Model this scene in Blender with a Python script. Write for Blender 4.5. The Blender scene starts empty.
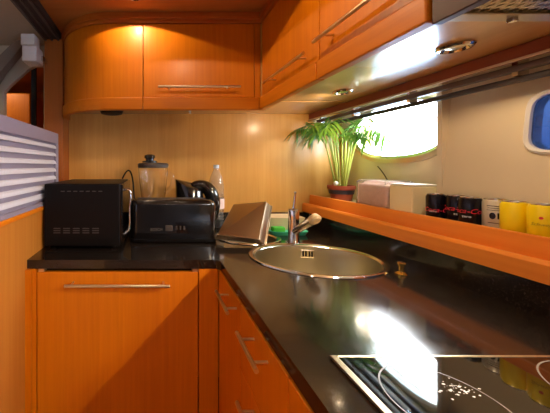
import bpy, bmesh, math, random
from mathutils import Vector, Matrix
PI = math.pi
S = bpy.context.scene
C = S.collection
rnd = random.Random(7)

# ------------------------------------------------------------------ camera, world, exposure, lamps
CZ = 1.246
cam = bpy.data.objects.new('camera', bpy.data.cameras.new('camera'))
C.objects.link(cam)
cam.location = (0, 0, CZ)
cam.rotation_euler = (PI/2, 0, 0)
cam.data.sensor_width = 36
cam.data.lens = 272/550*36
cam.data.shift_x = (275-152)/550
cam.data.shift_y = -(206.5-166)/550
cam.data.clip_start = .01
S.camera = cam
S.view_settings.view_transform = 'Standard'
S.view_settings.look = 'None'
S.view_settings.gamma = 1
S.view_settings.use_curve_mapping = False
S.view_settings.exposure = 0.18

W = bpy.data.worlds.new('World'); S.world = W
W.use_nodes = True
bg = W.node_tree.nodes['Background']
bg.inputs[0].default_value = (.86, .93, 1, 1)
bg.inputs[1].default_value = 42.0
# brighter sky above, deeper towards the waterline
_nt = W.node_tree
_tc = _nt.nodes.new('ShaderNodeTexCoord'); _sx = _nt.nodes.new('ShaderNodeSeparateXYZ'); _rp = _nt.nodes.new('ShaderNodeValToRGB')
_nt.links.new(_tc.outputs['Generated'], _sx.inputs[0]); _nt.links.new(_sx.outputs['Z'], _rp.inputs[0]); _nt.links.new(_rp.outputs[0], bg.inputs[0])
_rp.color_ramp.elements[0].position = 0; _rp.color_ramp.elements[0].color = (.28, .42, .62, 1)
_rp.color_ramp.elements[1].position = .16; _rp.color_ramp.elements[1].color = (.88, .94, 1, 1)

WARM = (1, .74, .46)
def lamp(name, kind, loc, power, col=WARM, size=.02, spot=150, blend=.08, rot=(0, 0, 0)):
    d = bpy.data.lights.new(name, kind); d.energy = power; d.color = col
    if kind == 'AREA':
        d.shape = 'RECTANGLE'; d.size = size[0]; d.size_y = size[1]
    else:
        d.shadow_soft_size = size
    if kind == 'SPOT':
        d.spot_size = math.radians(spot); d.spot_blend = blend
    o = bpy.data.objects.new(name, d); C.objects.link(o); o.location = loc; o.rotation_euler = rot
    return o
CEIL = 1.98
SPOTS = [(-.07, 1.165), (.21, .68), (-.30, -.35), (-1.3, .3), (-1.3, 1.95), (.1, -1.0)]
SPOT_W = [5.5, 6.5, 4.5, 7.0, 6.0, 4.0]
for (x, y), w in zip(SPOTS, SPOT_W):
    lamp('ceiling_light_bulb', 'SPOT', (x, y, CEIL-.020), w, size=.006, spot=145, blend=.06)
UNDER = [(.782, 1.113, 6.5), (.775, .696, 4.6)]
for x, y, w in UNDER:
    if y > 1:   # swivelled towards the corner
        lamp('downlight_bulb', 'SPOT', (x, y, 1.539), w, size=.02, spot=125, blend=.5, rot=Vector((-.24, .49, -.36)).to_track_quat('-Z', 'Y').to_euler())
    else:
        lamp('downlight_bulb', 'SPOT', (x, y, 1.539), w, size=.022, spot=158, blend=.3)
HL = Vector((.80, .22, 1.500))
lamp('hood_lamp_bulb', 'SPOT', HL, 34.0, size=.008, spot=84, blend=.5, rot=(Vector((-.15, 1.0, .45))-HL).to_track_quat('-Z', 'Y').to_euler())
# daylight portal in the porthole, helps the sky through the window only
pt = lamp('porthole_daylight', 'AREA', (1.20, 1.25, 1.40), 1, col=(1, 1, 1), size=(.34, .58), rot=(0, PI/2, 0))
pt.data.cycles.is_portal = True

# ------------------------------------------------------------------ materials
def lin(c):
    return tuple((v/12.92 if v <= .04045 else ((v+.055)/1.055)**2.4) for v in c)
def rgb(r, g, b):
    return lin((r/255, g/255, b/255)) + (1,)
def mat(name, col, rough=.5, metal=0, coat=0, spec=.5, trans=0, ior=1.45, emit=None, bump=0, bscale=200, var=0, vscale=30, croug=.05, aniso=None):
    m = bpy.data.materials.new(name); m.use_nodes = True
    nt = m.node_tree; b = nt.nodes['Principled BSDF']
    b.inputs['Base Color'].default_value = col
    b.inputs['Roughness'].default_value = rough
    b.inputs['Metallic'].default_value = metal
    b.inputs['Coat Weight'].default_value = coat
    b.inputs['Coat Roughness'].default_value = croug
    b.inputs['Specular IOR Level'].default_value = spec
    b.inputs['Transmission Weight'].default_value = trans
    b.inputs['IOR'].default_value = ior
    tc = nt.nodes.new('ShaderNodeTexCoord')
    n = nt.nodes.new('ShaderNodeTexNoise'); n.inputs['Scale'].default_value = vscale if var else bscale
    nt.links.new(tc.outputs['Object'], n.inputs['Vector'])
    if var:
        mx = nt.nodes.new('ShaderNodeMix'); mx.data_type = 'RGBA'
        mx.inputs[6].default_value = tuple(v*(1-var) for v in col[:3])+(1,)
        mx.inputs[7].default_value = tuple(min(1, v*(1+var)) for v in col[:3])+(1,)
        nt.links.new(n.outputs['Fac'], mx.inputs[0]); nt.links.new(mx.outputs[2], b.inputs['Base Color'])
    if aniso:
        mp = nt.nodes.new('ShaderNodeMapping'); mp.inputs['Scale'].default_value = aniso
        nt.links.new(tc.outputs['Object'], mp.inputs[0]); nt.links.new(mp.outputs[0], n.inputs['Vector'])
    if bump:
        bp = nt.nodes.new('ShaderNodeBump'); bp.inputs['Strength'].default_value = bump; bp.inputs['Distance'].default_value = .002
        nt.links.new(n.outputs['Fac'], bp.inputs['Height']); nt.links.new(bp.outputs[0], b.inputs['Normal'])
    return m
def wood(name, c1, c2, axis='Z', rough=.44, coat=.12, croug=.24, k=1.0):
    m = bpy.data.materials.new(name); m.use_nodes = True
    nt = m.node_tree; b = nt.nodes['Principled BSDF']
    tc = nt.nodes.new('ShaderNodeTexCoord'); mp = nt.nodes.new('ShaderNodeMapping')
    s = [70*k, 70*k, 70*k]; s['XYZ'.index(axis)] = 2.5
    mp.inputs['Scale'].default_value = s
    n = nt.nodes.new('ShaderNodeTexNoise'); n.inputs['Scale'].default_value = 1; n.inputs['Detail'].default_value = 6; n.inputs['Roughness'].default_value = .6
    nt.links.new(tc.outputs['Object'], mp.inputs[0]); nt.links.new(mp.outputs[0], n.inputs['Vector'])
    mp2 = nt.nodes.new('ShaderNodeMapping'); s2 = [7, 7, 7]; s2['XYZ'.index(axis)] = .8
    mp2.inputs['Scale'].default_value = s2
    n2 = nt.nodes.new('ShaderNodeTexNoise'); n2.inputs['Scale'].default_value = 1; n2.inputs['Detail'].default_value = 3
    nt.links.new(tc.outputs['Object'], mp2.inputs[0]); nt.links.new(mp2.outputs[0], n2.inputs['Vector'])
    ad = nt.nodes.new('ShaderNodeMath'); ad.operation = 'ADD'
    nt.links.new(n.outputs['Fac'], ad.inputs[0]); nt.links.new(n2.outputs['Fac'], ad.inputs[1])
    cr = nt.nodes.new('ShaderNodeValToRGB')
    cr.color_ramp.elements[0].position = .35; cr.color_ramp.elements[1].position = .68
    cr.color_ramp.elements[0].color = c1; cr.color_ramp.elements[1].color = c2
    hf = nt.nodes.new('ShaderNodeMath'); hf.operation = 'MULTIPLY'; hf.inputs[1].default_value = .5
    nt.links.new(ad.outputs[0], hf.inputs[0]); nt.links.new(hf.outputs[0], cr.inputs[0])
    nt.links.new(cr.outputs[0], b.inputs['Base Color'])
    b.inputs['Roughness'].default_value = rough; b.inputs['Specular IOR Level'].default_value = .35
    b.inputs['Coat Weight'].default_value = coat; b.inputs['Coat Roughness'].default_value = croug
    return m
WA, WB = rgb(192, 102, 0), rgb(214, 122, 2)
M = {}
M['wood'] = wood('cherry_wood', WA, WB, 'Z')
M['wood_x'] = wood('cherry_wood_along_x', WA, WB, 'X')
M['wood_y'] = wood('cherry_wood_along_y', WA, WB, 'Y')
M['wall_wood'] = wood('wall_veneer', rgb(206, 148, 70), rgb(224, 170, 90), 'Z', rough=.42, coat=.3, croug=.2)
M['soffit'] = wood('soffit_lacquer', rgb(214, 164, 96), rgb(226, 178, 112), 'Y', rough=.3, coat=1, croug=.12)
M['ledge'] = wood('ledge_wood', rgb(226, 124, 36), rgb(240, 146, 50), 'Y')
M['crown'] = wood('crown_wood', rgb(170, 84, 22), rgb(188, 98, 30), 'X')
M['post'] = wood('post_wood', rgb(160, 84, 28), rgb(178, 98, 36), 'Z')
M['left_wood'] = wood('partition_veneer', rgb(172, 104, 34), rgb(190, 124, 48), 'Z')
M['beam'] = mat('beam_paint', rgb(128, 108, 92), .6)
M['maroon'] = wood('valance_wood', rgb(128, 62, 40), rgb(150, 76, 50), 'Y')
M['ceiling'] = wood('ceiling_wood', rgb(176, 108, 50), rgb(192, 122, 60), 'X', rough=.5, coat=.1)
M['dark'] = mat('dark_gap', rgb(18, 12, 10), .7)
M['cream'] = mat('cream_lining', rgb(216, 198, 166), .75, bump=.1, bscale=300)
M['headliner'] = mat('headliner', rgb(196, 176, 150), .8, bump=.1)
M['floor'] = wood('floor_boards', rgb(90, 52, 30), rgb(120, 72, 40), 'Y')
M['chrome'] = mat('chrome', rgb(215, 212, 208), .12, 1)
M['steel'] = mat('brushed_steel', rgb(186, 176, 146), .36, 1, bump=.15, bscale=1, aniso=(500, 500, 8))
M['satin'] = mat('satin_steel', rgb(224, 208, 176), .28, 1)
M['alu'] = mat('lilac_painted_metal', rgb(150, 144, 166), .45, .2)
M['slat'] = mat('white_slat', rgb(198, 200, 214), .4)
M['granite'] = None
M['black'] = mat('black_gloss_plastic', rgb(14, 12, 13), .16, coat=.5)
M['blackm'] = mat('black_matt_metal', rgb(12, 9, 10), .45, spec=.18)
M['grey'] = mat('grey_metal', rgb(110, 100, 95), .4, .5)
M['dgrey'] = mat('dark_grey', rgb(62, 54, 52), .45)
M['traysteel'] = mat('tray_steel', rgb(160, 138, 114), .3, 1)
M['brown'] = mat('hood_brown_enamel', rgb(76, 56, 52), .4, .2)
M['white'] = mat('white_plastic', rgb(228, 222, 212), .4)
M['brass'] = mat('brass', rgb(214, 172, 84), .18, 1)
M['glassblk'] = mat('black_ceramic_glass', rgb(8, 8, 9), .04, coat=.6, croug=.02)
M['ring'] = mat('ring_print', rgb(112, 106, 102), .3)
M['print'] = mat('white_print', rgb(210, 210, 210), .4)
M['clear'] = mat('clear_glass', (1, 1, 1, 1), .02, trans=1, ior=1.45)
M['pet'] = mat('clear_bottle_plastic', (.96, .98, 1, 1), .10, trans=.95, ior=1.33)
M['label'] = mat('pale_pink_label', rgb(226, 206, 206), .5)
M['capblue'] = mat('bottle_cap', rgb(190, 205, 225), .4)
M['teal'] = mat('teal_plastic', rgb(70, 190, 150), .35)
M['green'] = mat('green_sponge', rgb(70, 170, 50), .8, bump=.4, bscale=400)
M['beige'] = mat('beige_plastic', rgb(214, 190, 150), .5)
M['terra'] = mat('terracotta', rgb(150, 66, 40), .6, var=.15)
M['band'] = mat('dark_pot_band', rgb(40, 34, 44), .5)
M['soil'] = mat('soil', rgb(52, 36, 26), .95, bump=.8, bscale=150)
M['pkpink'] = mat('pink_paper_packets', rgb(216, 170, 150), .6, var=.2, vscale=60)
M['film'] = mat('clear_film', (1, 1, 1, 1), .15, trans=.85, ior=1.2, bump=.5, bscale=60)
M['boxcream'] = mat('cream_carton', rgb(238, 222, 178), .55)
M['canblack'] = mat('black_can_paint', rgb(20, 16, 26), .25, .3)
M['cansilver'] = mat('silver_can_paint', rgb(206, 196, 178), .35, .4)
M['canyellow'] = mat('yellow_can_paint', rgb(246, 214, 8), .35, .1)
M['canlid'] = mat('can_aluminium', rgb(225, 222, 218), .25, 1)
M['red'] = mat('red_print', rgb(214, 32, 52), .4)
M['gold'] = mat('olive_print', rgb(176, 146, 20), .4)
M['tint'] = None

# polished dark granite
def granite():
    m = bpy.data.materials.new('polished_dark_granite'); m.use_nodes = True
    nt = m.node_tree; b = nt.nodes['Principled BSDF']
    tc = nt.nodes.new('ShaderNodeTexCoord')
    n = nt.nodes.new('ShaderNodeTexNoise'); n.inputs['Scale'].default_value = 260; n.inputs['Detail'].default_value = 3
    nt.links.new(tc.outputs['Object'], n.inputs['Vector'])
    cr = nt.nodes.new('ShaderNodeValToRGB')
    cr.color_ramp.elements[0].position = .45; cr.color_ramp.elements[1].position = .75
    cr.color_ramp.elements[0].color = rgb(18, 14, 13); cr.color_ramp.elements[1].color = rgb(52, 43, 38)
    nt.links.new(n.outputs['Fac'], cr.inputs[0]); nt.links.new(cr.outputs[0], b.inputs['Base Color'])
    n2 = nt.nodes.new('ShaderNodeTexNoise'); n2.inputs['Scale'].default_value = 9; n2.inputs['Detail'].default_value = 5
    nt.links.new(tc.outputs['Object'], n2.inputs['Vector'])
    mr = nt.nodes.new('ShaderNodeMapRange'); mr.inputs['From Min'].default_value = .3; mr.inputs['From Max'].default_value = .7
    mr.inputs['To Min'].default_value = .07; mr.inputs['To Max'].default_value = .17
    nt.links.new(n2.outputs['Fac'], mr.inputs[0]); nt.links.new(mr.outputs[0], b.inputs['Roughness'])
    b.inputs['Specular IOR Level'].default_value = .5
    b.inputs['Coat Weight'].default_value = .15; b.inputs['Coat Roughness'].default_value = .04
    return m
M['granite'] = granite()
def tinted():
    m = bpy.data.materials.new('blue_tinted_pane'); m.use_nodes = True
    nt = m.node_tree; nt.nodes.clear()
    o = nt.nodes.new('ShaderNodeOutputMaterial'); mix = nt.nodes.new('ShaderNodeMixShader')
    tr = nt.nodes.new('ShaderNodeBsdfTransparent'); gl = nt.nodes.new('ShaderNodeBsdfGlossy')
    tr.inputs[0].default_value = (.046, .068, .112, 1); gl.inputs[1].default_value = .03
    mix.inputs[0].default_value = .05
    tc = nt.nodes.new('ShaderNodeTexCoord')
    nt.links.new(tr.outputs[0], mix.inputs[1]); nt.links.new(gl.outputs[0], mix.inputs[2])
    nt.links.new(mix.outputs[0], o.inputs[0]); return m
M['tint'] = tinted()
def pane():
    m = bpy.data.materials.new('clear_window_pane'); m.use_nodes = True
    nt = m.node_tree; nt.nodes.clear()
    o = nt.nodes.new('ShaderNodeOutputMaterial'); mix = nt.nodes.new('ShaderNodeMixShader')
    tr = nt.nodes.new('ShaderNodeBsdfTransparent'); gl = nt.nodes.new('ShaderNodeBsdfGlossy')
    gl.inputs[1].default_value = .02
    mix.inputs[0].default_value = .05
    nt.links.new(tr.outputs[0], mix.inputs[1]); nt.links.new(gl.outputs[0], mix.inputs[2])
    nt.links.new(mix.outputs[0], o.inputs[0]); return m
M['pane'] = pane()
def leafmat(name, c1, c2):
    m = mat(name, c1, .45, var=.0)
    nt = m.node_tree; b = nt.nodes['Principled BSDF']
    tc = nt.nodes.new('ShaderNodeTexCoord'); n = nt.nodes.new('ShaderNodeTexNoise'); n.inputs['Scale'].default_value = 14
    nt.links.new(tc.outputs['Object'], n.inputs['Vector'])
    mx = nt.nodes.new('ShaderNodeMix'); mx.data_type = 'RGBA'; mx.inputs[6].default_value = c1; mx.inputs[7].default_value = c2
    nt.links.new(n.outputs['Fac'], mx.inputs[0]); nt.links.new(mx.outputs[2], b.inputs['Base Color'])
    t = nt.nodes.new('ShaderNodeBsdfTranslucent'); nt.links.new(mx.outputs[2], t.inputs[0])
    ms = nt.nodes.new('ShaderNodeMixShader'); ms.inputs[0].default_value = .4
    o = nt.nodes['Material Output']
    nt.links.new(b.outputs[0], ms.inputs[1]); nt.links.new(t.outputs[0], ms.inputs[2]); nt.links.new(ms.outputs[0], o.inputs[0])
    return m
M['leaf'] = leafmat('palm_leaf', rgb(44, 92, 26), rgb(130, 170, 60))
M['stem'] = leafmat('palm_stem', rgb(176, 186, 80), rgb(222, 222, 130))

# ------------------------------------------------------------------ mesh helpers
def B(): return bmesh.new()
def box(bm, x0, x1, y0, y1, z0, z1, bev=0, seg=2, mtx=None):
    r = bmesh.ops.create_cube(bm, size=1)
    vs = r['verts']
    bmesh.ops.scale(bm, vec=(abs(x1-x0), abs(y1-y0), abs(z1-z0)), verts=vs)
    bmesh.ops.translate(bm, vec=((x0+x1)/2, (y0+y1)/2, (z0+z1)/2), verts=vs)
    if bev:
        es = list({e for v in vs for e in v.link_edges})
        rr = bmesh.ops.bevel(bm, geom=es, offset=bev, segments=seg, affect='EDGES', profile=.5)
        vs = list({v for f in rr['faces'] for v in f.verts} | {v for v in vs if v.is_valid})
    if mtx: bmesh.ops.transform(bm, matrix=mtx, verts=[v for v in vs if v.is_valid])
    return vs
def prism(bm, pts, z0, z1, axis='Z'):
    """extrude a 2D polygon; axis Z: pts are (x,y); Y: (x,z); X: (y,z)"""
    def P(p, t):
        return {'Z': (p[0], p[1], t), 'Y': (p[0], t, p[1]), 'X': (t, p[0], p[1])}[axis]
    a = [bm.verts.new(P(p, z0)) for p in pts]; b = [bm.verts.new(P(p, z1)) for p in pts]
    n = len(pts)
    fs = [bm.faces.new(a), bm.faces.new(b)]
    for i in range(n): fs.append(bm.faces.new((a[i], a[(i+1) % n], b[(i+1) % n], b[i])))
    bmesh.ops.recalc_face_normals(bm, faces=fs)
    return a+b
def lathe(bm, prof, seg=40, loc=(0, 0, 0), sx=1, sy=1, cap0=True, cap1=True):
    """prof: (radius, z)"""
    rings = []
    for r, z in prof:
        if r < 1e-6:
            rings.append([bm.verts.new((loc[0], loc[1], loc[2]+z))])
        else:
            rings.append([bm.verts.new((loc[0]+r*sx*math.cos(2*PI*i/seg), loc[1]+r*sy*math.sin(2*PI*i/seg), loc[2]+z)) for i in range(seg)])
    fs = []
    for a, b in zip(rings, rings[1:]):
        for i in range(seg):
            j = (i+1) % seg
            if len(a) == 1 and len(b) == 1: continue
            if len(a) == 1: fs.append(bm.faces.new((a[0], b[j], b[i])))
            elif len(b) == 1: fs.append(bm.faces.new((a[i], a[j], b[0])))
            else: fs.append(bm.faces.new((a[i], a[j], b[j], b[i])))
    if cap0 and len(rings[0]) > 1: fs.append(bm.faces.new(rings[0][::-1]))
    if cap1 and len(rings[-1]) > 1: fs.append(bm.faces.new(rings[-1]))
    return [v for r in rings for v in r]
def tube(bm, pts, r, seg=12, caps=True, closed=False):
    pts = [Vector(p) for p in pts]; n = len(pts)
    rs = r if isinstance(r, (list, tuple)) else [r]*n
    rings = []; up = None
    for i, p in enumerate(pts):
        if closed: t = (pts[(i+1) % n]-pts[i-1]).normalized()
        else: t = (pts[min(i+1, n-1)]-pts[max(i-1, 0)]).normalized()
        if up is None:
            up = Vector((0, 0, 1)) if abs(t.z) < .9 else Vector((1, 0, 0))
        u = (up-t*up.dot(t)).normalized(); up = u; v = t.cross(u)
        rings.append([bm.verts.new(p+u*rs[i]*math.cos(2*PI*k/seg)+v*rs[i]*math.sin(2*PI*k/seg)) for k in range(seg)])
    m = n if closed else n-1
    for i in range(m):
        a, b = rings[i], rings[(i+1) % n]
        for k in range(seg):
            bm.faces.new((a[k], a[(k+1) % seg], b[(k+1) % seg], b[k]))
    if caps and not closed:
        bm.faces.new(rings[0][::-1]); bm.faces.new(rings[-1])
def bez(p0, p1, p2, p3, n=14):
    out = []
    for i in range(n+1):
        t = i/n; a = (1-t)
        out.append(Vector(p0)*a**3+Vector(p1)*3*a*a*t+Vector(p2)*3*a*t*t+Vector(p3)*t**3)
    return out
def obj(name, bm, m, parent=None, smooth=False, bevel=0, loc=None):
    bmesh.ops.recalc_face_normals(bm, faces=bm.faces[:])
    me = bpy.data.meshes.new(name); bm.to_mesh(me); bm.free()
    me.materials.append(m)
    o = bpy.data.objects.new(name, me); C.objects.link(o)
    if smooth:
        me.polygons.foreach_set('use_smooth', [True]*len(me.polygons))
        try: me.set_sharp_from_angle(angle=math.radians(38))
        except Exception: pass
    if bevel:
        md = o.modifiers.new('bevel', 'BEVEL'); md.width = bevel; md.segments = 2; md.limit_method = 'ANGLE'
    if parent:
        o.parent = parent
        # meshes are authored in world space: keep them there
        o.location = (-parent.location.x, -parent.location.y, -parent.location.z) if parent.type == 'EMPTY' else (0, 0, 0)
    return o
def tag(o, label, cat, group=None):
    o['label'] = label; o['category'] = cat
    if group: o['group'] = group
    return o
def thing(name, label, cat, loc=(0, 0, 0), group=None):
    o = bpy.data.objects.new(name, None); C.objects.link(o); o.location = loc; o.empty_display_size = .03
    return tag(o, label, cat, group)
def struct(name, bm, m, parent=None, smooth=False, bevel=0):
    o = obj(name, bm, m, parent, smooth, bevel)
    o['kind'] = 'structure'
    return o
def sub(o, cutter):
    md = o.modifiers.new('cut', 'BOOLEAN'); md.operation = 'DIFFERENCE'; md.object = cutter; md.solver = 'EXACT'
    bpy.context.view_layer.update()
    dg = bpy.context.evaluated_depsgraph_get()
    me = bpy.data.meshes.new_from_object(o.evaluated_get(dg))
    o.modifiers.clear(); o.data = me
    bpy.data.objects.remove(cutter, do_unlink=True)
def text_mesh(txt, size, depth=.0003, shear=0):
    cu = bpy.data.curves.new('txt', 'FONT'); cu.body = txt; cu.size = size; cu.extrude = depth; cu.shear = shear
    cu.align_x = 'CENTER'; cu.align_y = 'CENTER'; cu.resolution_u = 3
    o = bpy.data.objects.new('txt', cu); C.objects.link(o)
    bpy.context.view_layer.update()
    me = bpy.data.meshes.new_from_object(o.evaluated_get(bpy.context.evaluated_depsgraph_get()))
    bpy.data.objects.remove(o, do_unlink=True)
    bm = B(); bm.from_mesh(me); bpy.data.meshes.remove(me)
    return bm

# ------------------------------------------------------------------ the setting
YB = 1.606
bm = B(); box(bm, -2.3, 1.3, -1.6, 2.7, -.05, 0); struct('floor', bm, M['floor'])
bm = B(); box(bm, -2.3, 1.3, -1.6, 2.7, CEIL, CEIL+.05)
struct('ceiling', bm, M['ceiling'])
bm = B(); box(bm, -2.29, -.605, -1.55, 1.63, CEIL-.012, CEIL-.0005); struct('trim_15', bm, M['headliner'])
bm = B(); box(bm, -.49, 1.30, YB, YB+.05, 0, CEIL); struct('wall_back', bm, M['wall_wood'])
bm = B(); box(bm, -2.3, 1.3, -1.65, -1.6, 0, CEIL); struct('wall_front', bm, M['dgrey'])
bm = B(); box(bm, -2.35, -2.3, -1.6, 2.7, 0, CEIL); struct('wall_far_left', bm, M['cream'])
bm = B(); box(bm, -2.3, -.44, 2.7, 2.75, 0, CEIL)
box(bm, -.49, -.44, YB+.05, 2.7, 0, CEIL)
struct('wall_far_back', bm, M['wood'])
# low partition left of the aisle
bm = B(); box(bm, -.50, -.46, -.6, 1.335, 0, 1.062); w = struct('wall_left', bm, M['left_wood'])
bm = B(); box(bm, -.505, -.452, -.6, 1.335, 1.062, 1.078, .003); struct('trim_1', bm, M['wood_y'])
bm = B(); box(bm, -.595, -.492, 1.50, YB+.02, 0, CEIL, .004); struct('trim_2', bm, M['post'])
bm = B(); box(bm, -.505, -.44, .985, 1.0, 0, .868)
struct('trim_3', bm, M['wood'])

# hull side: lower wall, lining with the two windows
def hullx(z): return 1.02+(z-1.06)*.10
def ellipse(cy, cz, a, b, n=40, p=2.0):
    out = []
    for i in range(n):
        t = 2*PI*i/n; c, s = math.cos(t), math.sin(t)
        out.append((cy+a*math.copysign(abs(c)**(2/p), c), cz+b*math.copysign(abs(s)**(2/p), s)))
    return out
bm = B(); box(bm, .93, 1.13, -.6, YB, 0, 1.04); struct('wall_right', bm, M['cream'])
# near lining, tilted outwards
bm = B()
vs = box(bm, 0, .02, -1.6, .985, 1.04, 1.60)
for v in vs: v.co.x += hullx(v.co.z)
hl = struct('wall_hull_near', bm, M['cream'])
bm = B()
prism(bm, ellipse(.637, 1.364, .1175, .0795, 64, 5), .9, 1.2, 'X')
sub(hl, obj('cut', bm, M['cream']))
bm = B()
vs = box(bm, 1.12, 1.14, .96, YB+.0, 1.04, 1.60)
box(bm, 1.03, 1.14, .966, .984, 1.04, 1.60)
hf = struct('wall_hull_far', bm, M['cream'])
OV = (1.250, 1.413, .236, .122)
bm = B(); prism(bm, ellipse(*OV, 48, 2.4), 1.1, 1.2, 'X')
sub(hf, obj('cut', bm, M['cream']))
def window(name, xin, e, p, fm, gm, wd=.018, tilt=False):
    bm = B(); n = 64
    outer = ellipse(e[0], e[1], e[2]+wd, e[3]+wd, n, p); inner = ellipse(e[0], e[1], e[2]-.002, e[3]-.002, n, p)
    mid = ellipse(e[0], e[1], e[2]+wd*.4, e[3]+wd*.4, n, p)
    L = []
    for pts, x in ((outer, xin-.0), (outer, xin-.006), (mid, xin-.012), (inner, xin-.006), (inner, xin+.03)):
        L.append([bm.verts.new((x+((q[1]-1.06)*.10 if tilt else 0), q[0], q[1])) for q in pts])
    for a, b in zip(L, L[1:]):
        for i in range(n): bm.faces.new((a[i], a[(i+1) % n], b[(i+1) % n], b[i]))
    w = struct(name, bm, fm, smooth=True)
    bm = B(); prism(bm, inner, xin+(.002 if tilt else .010), xin+(.005 if tilt else .014), 'X')
    if tilt:
        for v in bm.verts: v.co.x += (v.co.z-1.06)*.10
    g = obj('pane', bm, gm, w)
    return w
window('window_1', 1.12, OV, 2.4, M['satin'], M['pane'], wd=.032)
window('window_2', 1.02, (.637, 1.364, .118, .080), 5, M['white'], M['tint'], wd=.009, tilt=True)

# curved-end soffit: cabinets on the back wall
def path(d):
    """outline of the back cabinets' front, offset outwards by d"""
    c = (-.20, 1.60); r = .30+d; out = []
    for i in range(25):
        a = PI+PI/2*i/24
        out.append((c[0]+r*math.cos(a), c[1]+r*math.sin(a)))
    return out
YF = 1.30; XF = .52; ZU = 1.553; ZL = 1.514; ZD = 1.573; ZT = 1.925
def curved_block(d, z0, z1, x1=-.043):
    bm = B(); p = path(d); p[0] = (p[0][0], YB-.001)
    prism(bm, p+[(x1, YF-d), (x1, YB-.001)], z0, z1); return bm
def curved_band(d0, d1, z0, z1, x1=-.043):
    bm = B(); p = path(d0); q = path(d1)
    p[0] = (p[0][0], YB-.001); q[0] = (q[0][0], YB-.001)
    prism(bm, p+[(x1, YF-d0), (x1, YF-d1)]+q[::-1], z0, z1); return bm
# crown moulding round all wall cabinets
bm = B()
for d, z0, z1 in ((.004, ZT+.004, 1.945), (.016, 1.945, 1.962), (.008, 1.962, CEIL)):
    p = path(d); p[0] = (p[0][0], YB-.001)
    prism(bm, p+[(XF-d, YF-d), (XF-d, .50), (.90, .50), (.90, YB-.001)], z0, z1)
struct('trim_4', bm, M['crown'], bevel=.002)

cc = thing('curved_wall_cabinet', 'round-ended orange wood wall cabinet at the left end of the back wall', 'cabinet', (-.2, 1.45, ZU))
obj('curved_panel', curved_block(0, ZD, ZT, -.0445), M['wood'], cc, smooth=True)
b = curved_band(.010, -.02, ZL, ZD-.001, -.0445); obj('bottom_rail', b, M['wood_x'], cc, smooth=True, bevel=.004)
obj('bottom_panel', curved_block(-.021, ZU, ZD-.002, -.0445), M['soffit'], cc)

def bar_handle(parent, a, b, post_to, r=.0055, pr=.0035, m='satin', inset=.14):
    """bar from a to b with two posts going to post_to (a vector offset)"""
    a, b = Vector(a), Vector(b); d = b-a
    bm = B(); tube(bm, [a, b], r, 14)
    for t in (inset, 1-inset):
        p = a+d*t; tube(bm, [p, p+Vector(post_to)], pr, 10)
    return obj('handle', bm, M[m], parent, smooth=True)

bc = thing('wall_cabinet', 'flat orange wood wall cabinet on the back wall with one level bar handle', 'cabinet', (.23, 1.45, ZU))
bm = B(); box(bm, -.041, XF-.001, YF+.02, YB-.001, ZD, ZT); obj('body', bm, M['wood'], bc)
bm = B(); box(bm, -.041, .488, YF, YF+.019, ZD+.002, ZT, .0015); dr = obj('door', bm, M['wood'], bc)
bm = B(); box(bm, .4905, XF-.001, YF, YF+.019, ZD+.002, ZT, .001); obj('corner_stile', bm, M['wood'], bc)
h = bar_handle(dr, (.028, 1.268, 1.617), (.413, 1.268, 1.617), (0, .033, 0)); h.location = (0, 0, 0)
bm = B(); box(bm, -.0425, XF-.011, YF-.010, YF+.02, ZL, ZD-.001, .004); obj('bottom_rail', bm, M['wood_x'], bc)
bm = B(); box(bm, -.0425, XF-.001, YF+.0205, YB-.001, ZU, ZD-.001); obj('bottom_panel', bm, M['soffit'], bc)

def side_cab(y0, y1, label, h0, h1, hz):
    t = thing('wall_cabinet', label, 'cabinet', (.7, (y0+y1)/2, ZU), 'wall cabinets over the sink run')
    bm = B(); box(bm, XF+.02, .95, y0+.0005, y1-.0005, ZD, ZT); obj('body', bm, M['wood'], t)
    dr = None
    bm = B(); box(bm, XF, XF+.019, y0+.001, y1-.001, ZD+.002, ZT, .0015); dr = obj('door', bm, M['wood'], t)
    bar_handle(dr, (.488, h0, hz), (.488, h1, hz), (.033, 0, 0)).location = (0, 0, 0)
    bm = B(); box(bm, XF-.010, XF+.02, y0, y1+(.0 if y1 < 1.2 else .0), ZL, ZD-.001, .004); obj('bottom_rail', bm, M['wood_y'], t)
    bm = B(); box(bm, XF+.0205, .95, y0, y1, ZU, ZD-.001); obj('bottom_panel', bm, M['soffit'], t)
    return t
side_cab(.846, 1.288, 'orange wood wall cabinet over the sink, touching the inner corner', 1.19, .877, 1.610)
side_cab(.505, .844, 'orange wood wall cabinet beside the extractor hood', .823, .52, 1.622)
bm = B(); box(bm, XF+.001, .95, 1.30, YB-.001, ZU, ZT); struct('trim_5', bm, M['soffit'])
bm = B(); box(bm, XF-.010, XF+.02, 1.288, 1.31, ZL, ZD-.001, .002); struct('trim_6', bm, M['wood_y'])

# valance, recess top, curtain rails
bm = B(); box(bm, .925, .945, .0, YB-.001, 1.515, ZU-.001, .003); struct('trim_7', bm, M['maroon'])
bm = B(); box(bm, .92, .9245, .0, YB-.001, 1.512, 1.518); struct('trim_8', bm, M['beige'])
bm = B(); box(bm, .951, 1.2, -.3, YB-.001, 1.56, 1.62); struct('trim_9', bm, M['headliner'])
cr = thing('curtain_rail', 'dark twin curtain rail running above the windows', 'rail', (.97, .8, 1.48))
bm = B(); box(bm, .955, .975, .0, 1.58, 1.495, 1.512, .002); obj('upper_track', bm, M['grey'], cr)
bm = B(); tube(bm, [(.985, .0, 1.478), (.985, 1.58, 1.478)], .009, 14); obj('lower_rod', bm, M['dgrey'], cr, smooth=True)
for y in (.25, .72, 1.02, 1.3, 1.55):
    bm = B(); box(bm, .960, .990, y-.006, y+.006, 1.484, 1.5595); obj('bracket', bm, M['chrome'], cr)

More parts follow.
